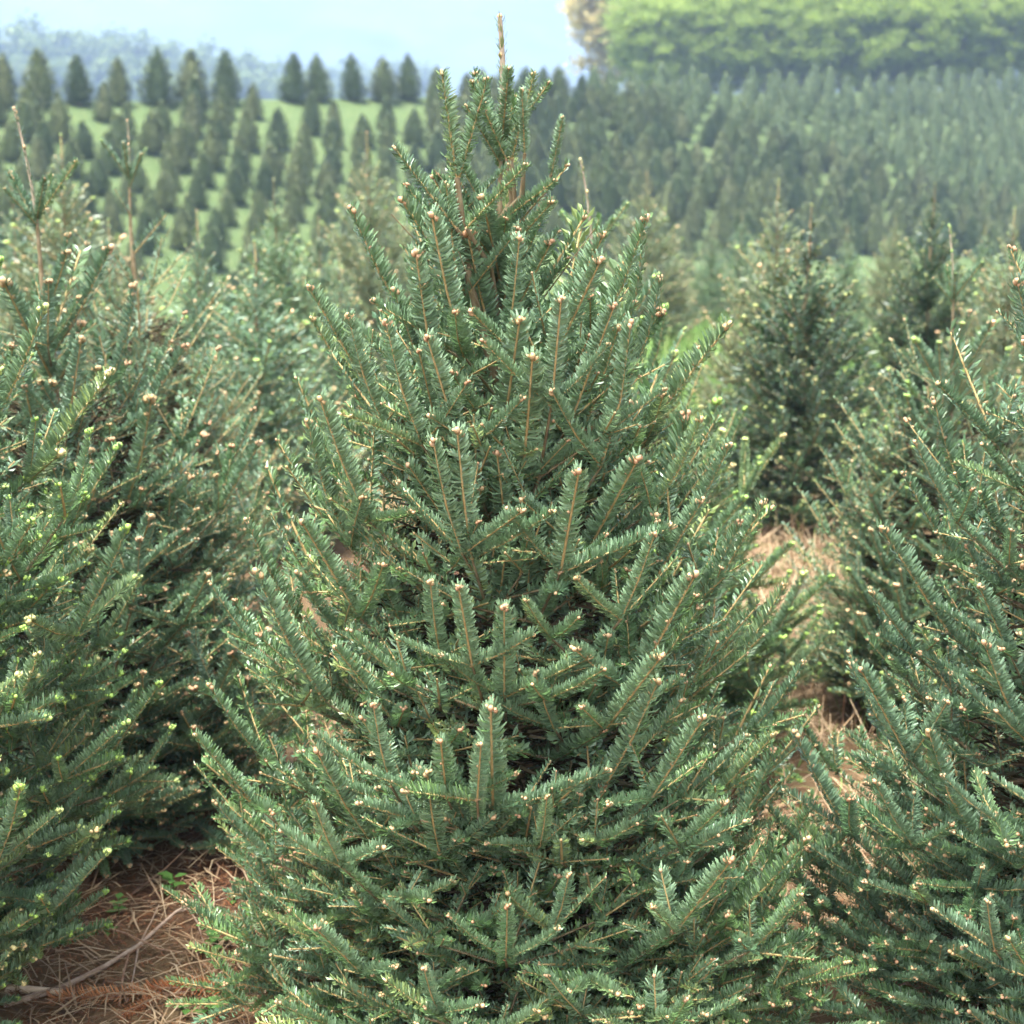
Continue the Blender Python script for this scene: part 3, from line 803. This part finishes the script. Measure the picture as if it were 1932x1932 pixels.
# ------------------------------------------------------------------ broadleaf trees
def broadleaf(seed, H, crown_r, base, nclump, nleaf, leaf, mats, open_=0.0):
    """returns trunk mesh and crown mesh"""
    rg = random.Random(seed); tb = MB(); tips = []
    def limb(p, d, L, r, lv):
        q = p + d * L
        m = p + d * L * 0.5 + Vector((rg.uniform(-1, 1), rg.uniform(-1, 1), rg.uniform(-.3, .6))) * L * 0.07
        tb.tube([p, m, q], [r, r * 0.82, r * 0.62], 6 if lv < 2 else 4, 0, True, False)
        if lv >= 1: tips.append(m)
        if lv >= 3: tips.append(q); return
        for k in range(3 if lv else 5):
            a = rg.uniform(0, 6.283); sp = rg.uniform(0.35, 0.85)
            x, y, z = frame(d, Vector((0.2, 0.1, 1)))
            dd = (y + (x * math.cos(a) + z * math.sin(a)) * sp + Vector((0, 0, 0.15))).normalized()
            limb(q if k else m.lerp(q, 0.6), dd, L * rg.uniform(0.58, 0.8), r * 0.55, lv + 1)
    limb(Vector((0, 0, -0.2)), Vector((rg.uniform(-.05, .05), rg.uniform(-.05, .05), 1)).normalized(), H * 0.34, H * 0.018, 0)
    cz = H * (base + (1 - base) * 0.5); hz = H * (1 - base) * 0.5
    lb = MB(); V = []; F = []; T = []
    cl = []
    for t in tips:
        e = math.sqrt((t.x / crown_r) ** 2 + (t.y / crown_r) ** 2 + ((t.z - cz) / hz) ** 2)
        if e < 1.05 and rg.random() < 0.25: cl.append(np.array(tuple(t)))
    while len(cl) < nclump:
        u = np.array([rg.gauss(0, 1) for _ in range(3)]); u /= np.linalg.norm(u); q = rg.uniform(0.5, 1.0)
        q *= 1 + 0.12 * math.sin(3 * math.atan2(u[1], u[0]) + seed) - 0.08 * rg.random()
        cl.append(np.array([u[0] * crown_r * q, u[1] * crown_r * q, cz + u[2] * hz * q]))
    for k in range(nleaf):
        c = cl[rg.randrange(len(cl))]; sg = crown_r * 0.115
        p = c + np.array([rg.gauss(0, sg), rg.gauss(0, sg), rg.gauss(0, sg * 0.62)])
        n = np.array([rg.gauss(0, .6), rg.gauss(0, .6), 1.0]); n /= np.linalg.norm(n)
        a = np.cross(n, [rg.uniform(-1, 1), rg.uniform(-1, 1), 0.1]); a /= np.linalg.norm(a); b = np.cross(n, a)
        sz = leaf * rg.uniform(0.6, 1.3); j = len(V)
        V += [p - a * sz, p - b * sz * .55, p + a * sz, p + b * sz * .55]; F.append((j, j + 1, j + 2, j + 3)); T += [rg.random() * 0.9] * 4
    lb.add(np.array(V), np.array(F), 0, False, np.array(T))
    return tb.mesh('trunk', [mats[0]], False), lb.mesh('crown', [mats[1]])
M_GREYBARK = plain_mat('grey_tree_bark', (0.12, 0.105, 0.09), (0.26, 0.24, 0.21), 3.0, 0.9)
M_SPRING = random_mat('fresh_spring_leaves', [(0.0, (0.16, 0.24, 0.04)), (0.5, (0.27, 0.365, 0.065)), (1.0, (0.38, 0.46, 0.11))], 0.6, 0.3, 0.5)
M_SPRING2 = random_mat('pale_spring_leaves', [(0.0, (0.14, 0.20, 0.06)), (0.5, (0.22, 0.29, 0.10)), (1.0, (0.32, 0.36, 0.16))], 0.6, 0.3, 0.35)
M_AMBER = random_mat('amber_young_leaves', [(0.0, (0.52, 0.42, 0.16)), (0.5, (0.64, 0.54, 0.24)), (1.0, (0.70, 0.62, 0.32))], 0.6, 0.3, 0.5)
M_WOODS = random_mat('woodland_leaves', [(0.0, (0.07, 0.11, 0.03)), (0.5, (0.15, 0.21, 0.05)), (1.0, (0.24, 0.29, 0.08))], 0.6, 0.3, 0.3)
BIG = [broadleaf(501, 19, 7.5, 0.0, 190, 22000, 0.27, (M_GREYBARK, M_SPRING)),
       broadleaf(502, 18, 6.0, 0.0, 170, 18000, 0.27, (M_GREYBARK, M_SPRING)),
       broadleaf(503, 20, 6.5, 0.0, 130, 9000, 0.25, (M_GREYBARK, M_SPRING2)),
       broadleaf(504, 17, 5.2, 0.0, 260, 22000, 0.33, (M_GREYBARK, M_AMBER))]
def big_tree(label, px, Y, k, sc=1.0, mat=None, zoff=0.0):
    x = (px - 966) / FPX * Y * 1.02; z = tz(x, Y) + zoff
    r = empty('broadleaf_tree', (x, Y, z), rng.uniform(0, 6.28)); r.scale = (sc,) * 3
    tag(r, label, 'tree', 'broadleaf trees behind the fir rows')
    link('trunk', BIG[k][0], r); c = link('crown', BIG[k][1], r)
    if mat: set_slot(c, 0, mat)
    return r
big_tree('amber leafed tree at the open end of the bright green trees', 1172, 146, 3, 1.08)
big_tree('broad bright green spring tree next to the amber tree', 1315, 138, 0, 1.0)
big_tree('bright green spring tree with a full rounded crown among broader ones', 1450, 134, 1, 1.0)
big_tree('bright green tree with grey limbs showing through', 1590, 132, 0, 0.95)
big_tree('thin pale spring tree with bare grey limbs showing', 1745, 136, 2, 1.0)
big_tree('pale olive tree past the thin grey limbed one', 1890, 134, 2, 0.95, M_AMBER)
big_tree('low bright green tree under the thin pale spring tree', 1830, 126, 1, 0.5)
for (px_, Y_, k_, q_) in [(1235, 126, 1, .50), (1310, 122, 0, .40), (1385, 124, 0, .46), (1455, 120, 1, .44), (1525, 122, 1, .50), (1600, 120, 0, .42), (1670, 120, 0, .42), (1740, 121, 1, .5), (1800, 120, 0, .42), (1910, 120, 1, .5)] + [(1215 + 68 * q, 115, q % 2, .40) for q in range(11)]:
    big_tree('low bright green sapling tree at the foot of the tall spring trees', px_, Y_, k_, q_)
WOOD = [broadleaf(511 + i, 13, 5.2, 0.0, 110, 5000, 0.36, (M_GREYBARK, M_WOODS)) for i in range(3)]
for i, (px, top, Y) in enumerate([(15, 18, 235), (75, 62, 228), (140, 40, 240), (185, 44, 250), (250, 62, 236), (305, 72, 246), (360, 66, 255), (415, 92, 240),
                                  (468, 88, 250), (520, 108, 246), (555, 128, 262), (-40, 30, 240), (620, 120, 330), (660, 112, 345), (700, 116, 340), (745, 108, 350), (790, 118, 345), (45, 95, 215), (110, 110, 210), (215, 105, 215), (280, 125, 212), (335, 120, 218), (440, 130, 220), (505, 140, 224), (590, 150, 240)]):
    Y *= 1.8; p = at_depth(px, top, Y); z = tz(p.x, Y); sc = (p.z - z) / 12.6
    r = empty('woodland_tree', (p.x, Y, z), rng.uniform(0, 6.28)); r.scale = (max(sc, 1.6),) * 2 + (sc,)
    tag(r, 'rounded pale green tree fading into haze in the distant wood edge', 'tree', 'trees of the distant wood edge')
    link('trunk', WOOD[i % 3][0], r); link('crown', WOOD[i % 3][1], r)

# ------------------------------------------------------------------ ground cover, litter and sticks
rg = np.random.RandomState(8)
M_STRAW = random_mat('dry_straw', [(0.0, (0.17, 0.105, 0.056)), (0.4, (0.29, 0.20, 0.112)), (0.75, (0.38, 0.29, 0.18)), (1.0, (0.11, 0.055, 0.03))], 0.8, 0.2)
M_FALLEN = random_mat('fallen_needles', [(0.0, (0.12, 0.048, 0.023)), (0.5, (0.185, 0.075, 0.032)), (1.0, (0.25, 0.125, 0.06))], 0.85, 0.15)
M_GRASS = random_mat('green_grass', [(0.0, (0.08, 0.16, 0.035)), (0.5, (0.13, 0.24, 0.05)), (1.0, (0.24, 0.29, 0.10))], 0.7, 0.25, 0.25)
def gz(x, y): return terrain(x, y) + wob(x, y)
def strips(n, xr, yr, lr, wr, lift, tilt, keep=None):
    """n bent strips lying about on the ground"""
    x = rg.uniform(*xr, n); y = rg.uniform(*yr, n)
    if keep is not None: k = keep(x, y); x, y = x[k], y[k]; n = len(x)
    a = rg.uniform(0, 2 * math.pi, n); L = rg.uniform(*lr, n); wd = rg.uniform(*wr, n); el = np.abs(rg.normal(0, tilt, n))
    z = gz(x, y) + rg.uniform(0.0, lift, n) + 0.003
    c, s = np.cos(a), np.sin(a); d = np.stack([c * np.cos(el), s * np.cos(el), np.sin(el)], -1)
    sd_ = np.stack([-s, c, np.zeros(n)], -1) * wd[:, None]
    p = np.stack([x, y, z], -1)
    mid = p + d * L[:, None] * 0.5 + sd_ * rg.normal(0, 3, n)[:, None] + np.array([0, 0, 1.0]) * (L * 0.05)[:, None]
    e = p + d * L[:, None] - np.array([0, 0, 1.0]) * (L * 0.04 * (el < .3))[:, None]
    V = np.stack([p - sd_, p + sd_, mid + sd_, mid - sd_, e + sd_ * .5, e - sd_ * .5], 1).reshape(-1, 3)
    j = np.arange(n)[:, None] * 6
    F = np.concatenate([j + np.array([[0, 1, 2, 3]]), j + np.array([[3, 2, 4, 5]])])
    return V, F, np.repeat(rg.uniform(0, 1, n), 6)
def stuff(name, data, mat, label):
    mb = MB()
    for v, f, t in data: mb.add(v, f, 0, False, t)
    o = link(name, mb.mesh(name, [mat])); tag(o, label, 'ground cover', kind='stuff'); return o
stuff('fallen_needles', [strips(18000, (-1.9, 0.1), (2.5, 4.4), (0.012, 0.03), (0.0007, 0.0014), 0.006, 0.12),
                         strips(7000, (0.2, 2.0), (2.8, 5.6), (0.012, 0.03), (0.0006, 0.0013), 0.006, 0.12)], M_FALLEN, 'rust brown fallen needles carpeting the soil')
stuff('dry_straw', [strips(5200, (-2.0, 0.2), (2.5, 4.4), (0.02, 0.13), (0.0008, 0.0022), 0.02, 0.14), strips(500, (-2.0, 0.2), (2.5, 4.4), (0.12, 0.24), (0.001, 0.002), 0.03, 0.10),
                    strips(6500, (0.3, 2.4), (3.0, 8.5), (0.06, 0.25), (0.001, 0.0024), 0.03, 0.30)], M_STRAW, 'loose dry straw and dead grass stalks')
stuff('dead_grass', [strips(5200, (0.35, 2.0), (4.4, 8.4), (0.08, 0.20), (0.0012, 0.0026), 0.01, 0.75)], M_STRAW, 'bleached dead grass along the path')
stuff('grass', [strips(9000, (0.4, 3.2), (8.2, 18.0), (0.10, 0.26), (0.003, 0.006), 0.01, 0.95),
                strips(700, (0.5, 1.6), (3.9, 8.0), (0.06, 0.15), (0.0012, 0.0026), 0.0, 0.95)], M_GRASS, 'fresh green grass on the path')

M_STICK = plain_mat('weathered_stick', (0.24, 0.16, 0.11), (0.46, 0.36, 0.27), 50, 0.9, 0.15, 0.4)
M_TWIGBROWN = plain_mat('brown_dead_twig', (0.16, 0.085, 0.05), (0.34, 0.22, 0.14), 60, 0.9)
M_SPLINT = plain_mat('pale_split_wood', (0.50, 0.36, 0.23), (0.64, 0.52, 0.37), 40, 0.85)
def gp(px, py, lift=0.0):
    p = on_ground(px, py, lift); return p
def stick(label, pts, r0, r1, mat=None, name='stick', twigs=()):
    mb = MB(); P = [gp(*q) for q in pts]; n = len(P)
    o_ = P[0].copy()
    mb.tube([p - o_ for p in P], [r0 + (r1 - r0) * i / (n - 1) for i in range(n)], 7, 0, True, True)
    for tw in twigs:
        T = [gp(*q) - o_ for q in tw]; m = len(T)
        mb.tube(T, [r1 * 0.8 + (r1 * 0.35 - r1 * 0.8) * i / (m - 1) for i in range(m)], 5, 0, True, True)
    o = link(name, mb.mesh(name, [mat or M_STICK], False)); o.location = o_
    tag(o, label, 'stick', 'sticks on the litter'); return o
stick('long weathered stick lying slantwise with forked dead twigs', [(5, 1898, .012), (120, 1862, .014), (200, 1822, .018), (262, 1783, .022), (330, 1722, .05), (392, 1684, .07)], 0.0075, 0.0028,
      twigs=[[(262, 1783, .022), (285, 1740, .05), (300, 1706, .08)], [(262, 1783, .022), (252, 1840, .02), (240, 1890, .01)], [(330, 1722, .05), (400, 1702, .05), (440, 1690, .05)], [(350, 1705, .06), (372, 1740, .03), (384, 1778, .012)]])
stick('pale flat splinter of wood beside the slanting stick', [(12, 1866, .012), (60, 1868, .014), (118, 1872, .012)], 0.010, 0.007, M_SPLINT)
stick('thin brown twig arching over the fallen needles', [(225, 1900, .01), (232, 1840, .04), (243, 1800, .05), (285, 1772, .03)], 0.0028, 0.0016, M_TWIGBROWN)
stick('thin tan twig lying beside the dead fir sprig', [(205, 1885, .01), (245, 1862, .02), (320, 1876, .018), (420, 1850, .01)], 0.0025, 0.0014)
stick('short forked brown twig under the green budded fir', [(70, 1800, .008), (110, 1770, .02), (190, 1745, .015)], 0.0028, 0.0014, M_TWIGBROWN, twigs=[[(110, 1770, .02), (140, 1790, .012)]])
stick('straight dark twig poking out below the fir skirts', [(245, 1690, .01), (310, 1640, .04), (352, 1600, .08)], 0.0028, 0.0014, M_TWIGBROWN)
stick('bent brown twig crossing the long stick', [(180, 1745, .01), (235, 1760, .05), (300, 1790, .04), (360, 1800, .01)], 0.0026, 0.0013, M_TWIGBROWN)

# dead rust-brown sprig of fir
M_DEADNEEDLE = random_mat('dead_rust_needles', [(0.0, (0.30, 0.10, 0.035)), (0.5, (0.38, 0.14, 0.05)), (1.0, (0.42, 0.20, 0.09))], 0.8, 0.2)
a_, b_ = gp(470, 1862, .02), gp(105, 1884, .02)
dr = empty('dead_fir_sprig', a_); tag(dr, 'dead rust-brown fir sprig lying on the litter', 'sprig')
ME_DEAD = build_shoot(random.Random(3), 0.19, 330, 2, nw=1.1, nl=1.0, buds=0, side_buds=0, round_all=True, curve=0.03).mesh('needled_twig', [M_DEADNEEDLE, M_TWIGBROWN, M_BUD], False)
vv = (b_ - a_); nseg = 2
for i in range(nseg):
    o = link('needled_twig', ME_DEAD, dr); o.matrix_local = shoot_matrix(vv * (i / nseg), vv + Vector((0, 0.02 * (1 - 2 * i), 0.0)), Vector((0, 0, 1)), vv.length / nseg / 0.19 * 1.02)
o = link('needled_twig', ME_DEAD, dr); o.matrix_local = shoot_matrix(vv * 0.45, (gp(240, 1915, .015) - a_ - vv * 0.45), Vector((0, 0, 1)), 0.6)

# small green weeds
M_WEED = random_mat('weed_leaf', [(0.0, (0.06, 0.15, 0.03)), (1.0, (0.12, 0.25, 0.05))], 0.5, 0.4, 0.2)
def weed_mesh(seed, n, h):
    r_ = random.Random(seed); mb = MB()
    for k in range(n):
        a = k * 2.4 + r_.uniform(-.3, .3); zz = h * (0.3 + 0.7 * k / n); ln = 0.028 * r_.uniform(.7, 1.2)
        d = np.array([math.cos(a), math.sin(a), 0.25]); sdv = np.array([-math.sin(a), math.cos(a), 0]) * ln * 0.33
        b = np.array([0, 0, zz]); V = [b, b + d * ln * .5 + sdv, b + d * ln * .5 - sdv, b + d * ln * np.array([1, 1, 0.3]), b + d * ln * .5 - np.array([0, 0, .003])]
        mb.add(V, [(0, 4, 1), (4, 3, 1), (0, 2, 4), (4, 2, 3)], 0, True, r_.random())
    mb.tube([(0, 0, -0.01), (0.002, 0.001, h)], [0.0012, 0.0008], 4, 0, True, False)
    return mb.mesh('weed', [M_WEED])
WM = [weed_mesh(1, 7, 0.04), weed_mesh(2, 9, 0.055), weed_mesh(3, 5, 0.03)]
for i, (px, py) in enumerate([(205, 1772), (225, 1735), (398, 1812), (412, 1790), (470, 1745), (355, 1918), (395, 1922), (330, 1700), (440, 1712), (12, 1815), (1690, 1905), (1700, 1925)]):
    o = link('weed', WM[i % 3]); o.location = gp(px, py, 0.0) + Vector((0, 0, 0.002)); o.rotation_euler = (0, 0, i * 1.3); o.scale = (0.8 + 0.15 * (i % 4),) * 3
    tag(o, 'tiny green weed sprouting through the brown litter', 'weed', 'weeds in the litter')

# ------------------------------------------------------------------ haze
bv = [(x, y, z) for x in (-1700, 1700) for y in (-100, 2800) for z in (-22, 400)]
hz = MB(); hz.add(bv, [(0, 1, 3, 2), (4, 6, 7, 5), (0, 4, 5, 1), (2, 3, 7, 6), (0, 2, 6, 4), (1, 5, 7, 3)], 0, False)
m = bpy.data.materials.new('haze_air'); m.use_nodes = True; m.cycles.homogeneous_volume = True; n = m.node_tree.nodes; n.clear()
pv = n.new('ShaderNodeVolumePrincipled'); out = n.new('ShaderNodeOutputMaterial')
pv.inputs['Color'].default_value = (0.335, 0.445, 0.675, 1); pv.inputs['Density'].default_value = 0.0012; pv.inputs['Anisotropy'].default_value = 0.0
m.node_tree.links.new(pv.outputs[0], out.inputs['Volume'])
ho = link('haze', hz.mesh('haze', [m], False)); tag(ho, 'thin pale blue haze hanging over the whole farm', 'haze', kind='stuff')
tot = sum(len(me.polygons) for me in bpy.data.meshes)
print('polygons in meshes', tot, 'objects', len(bpy.data.objects))
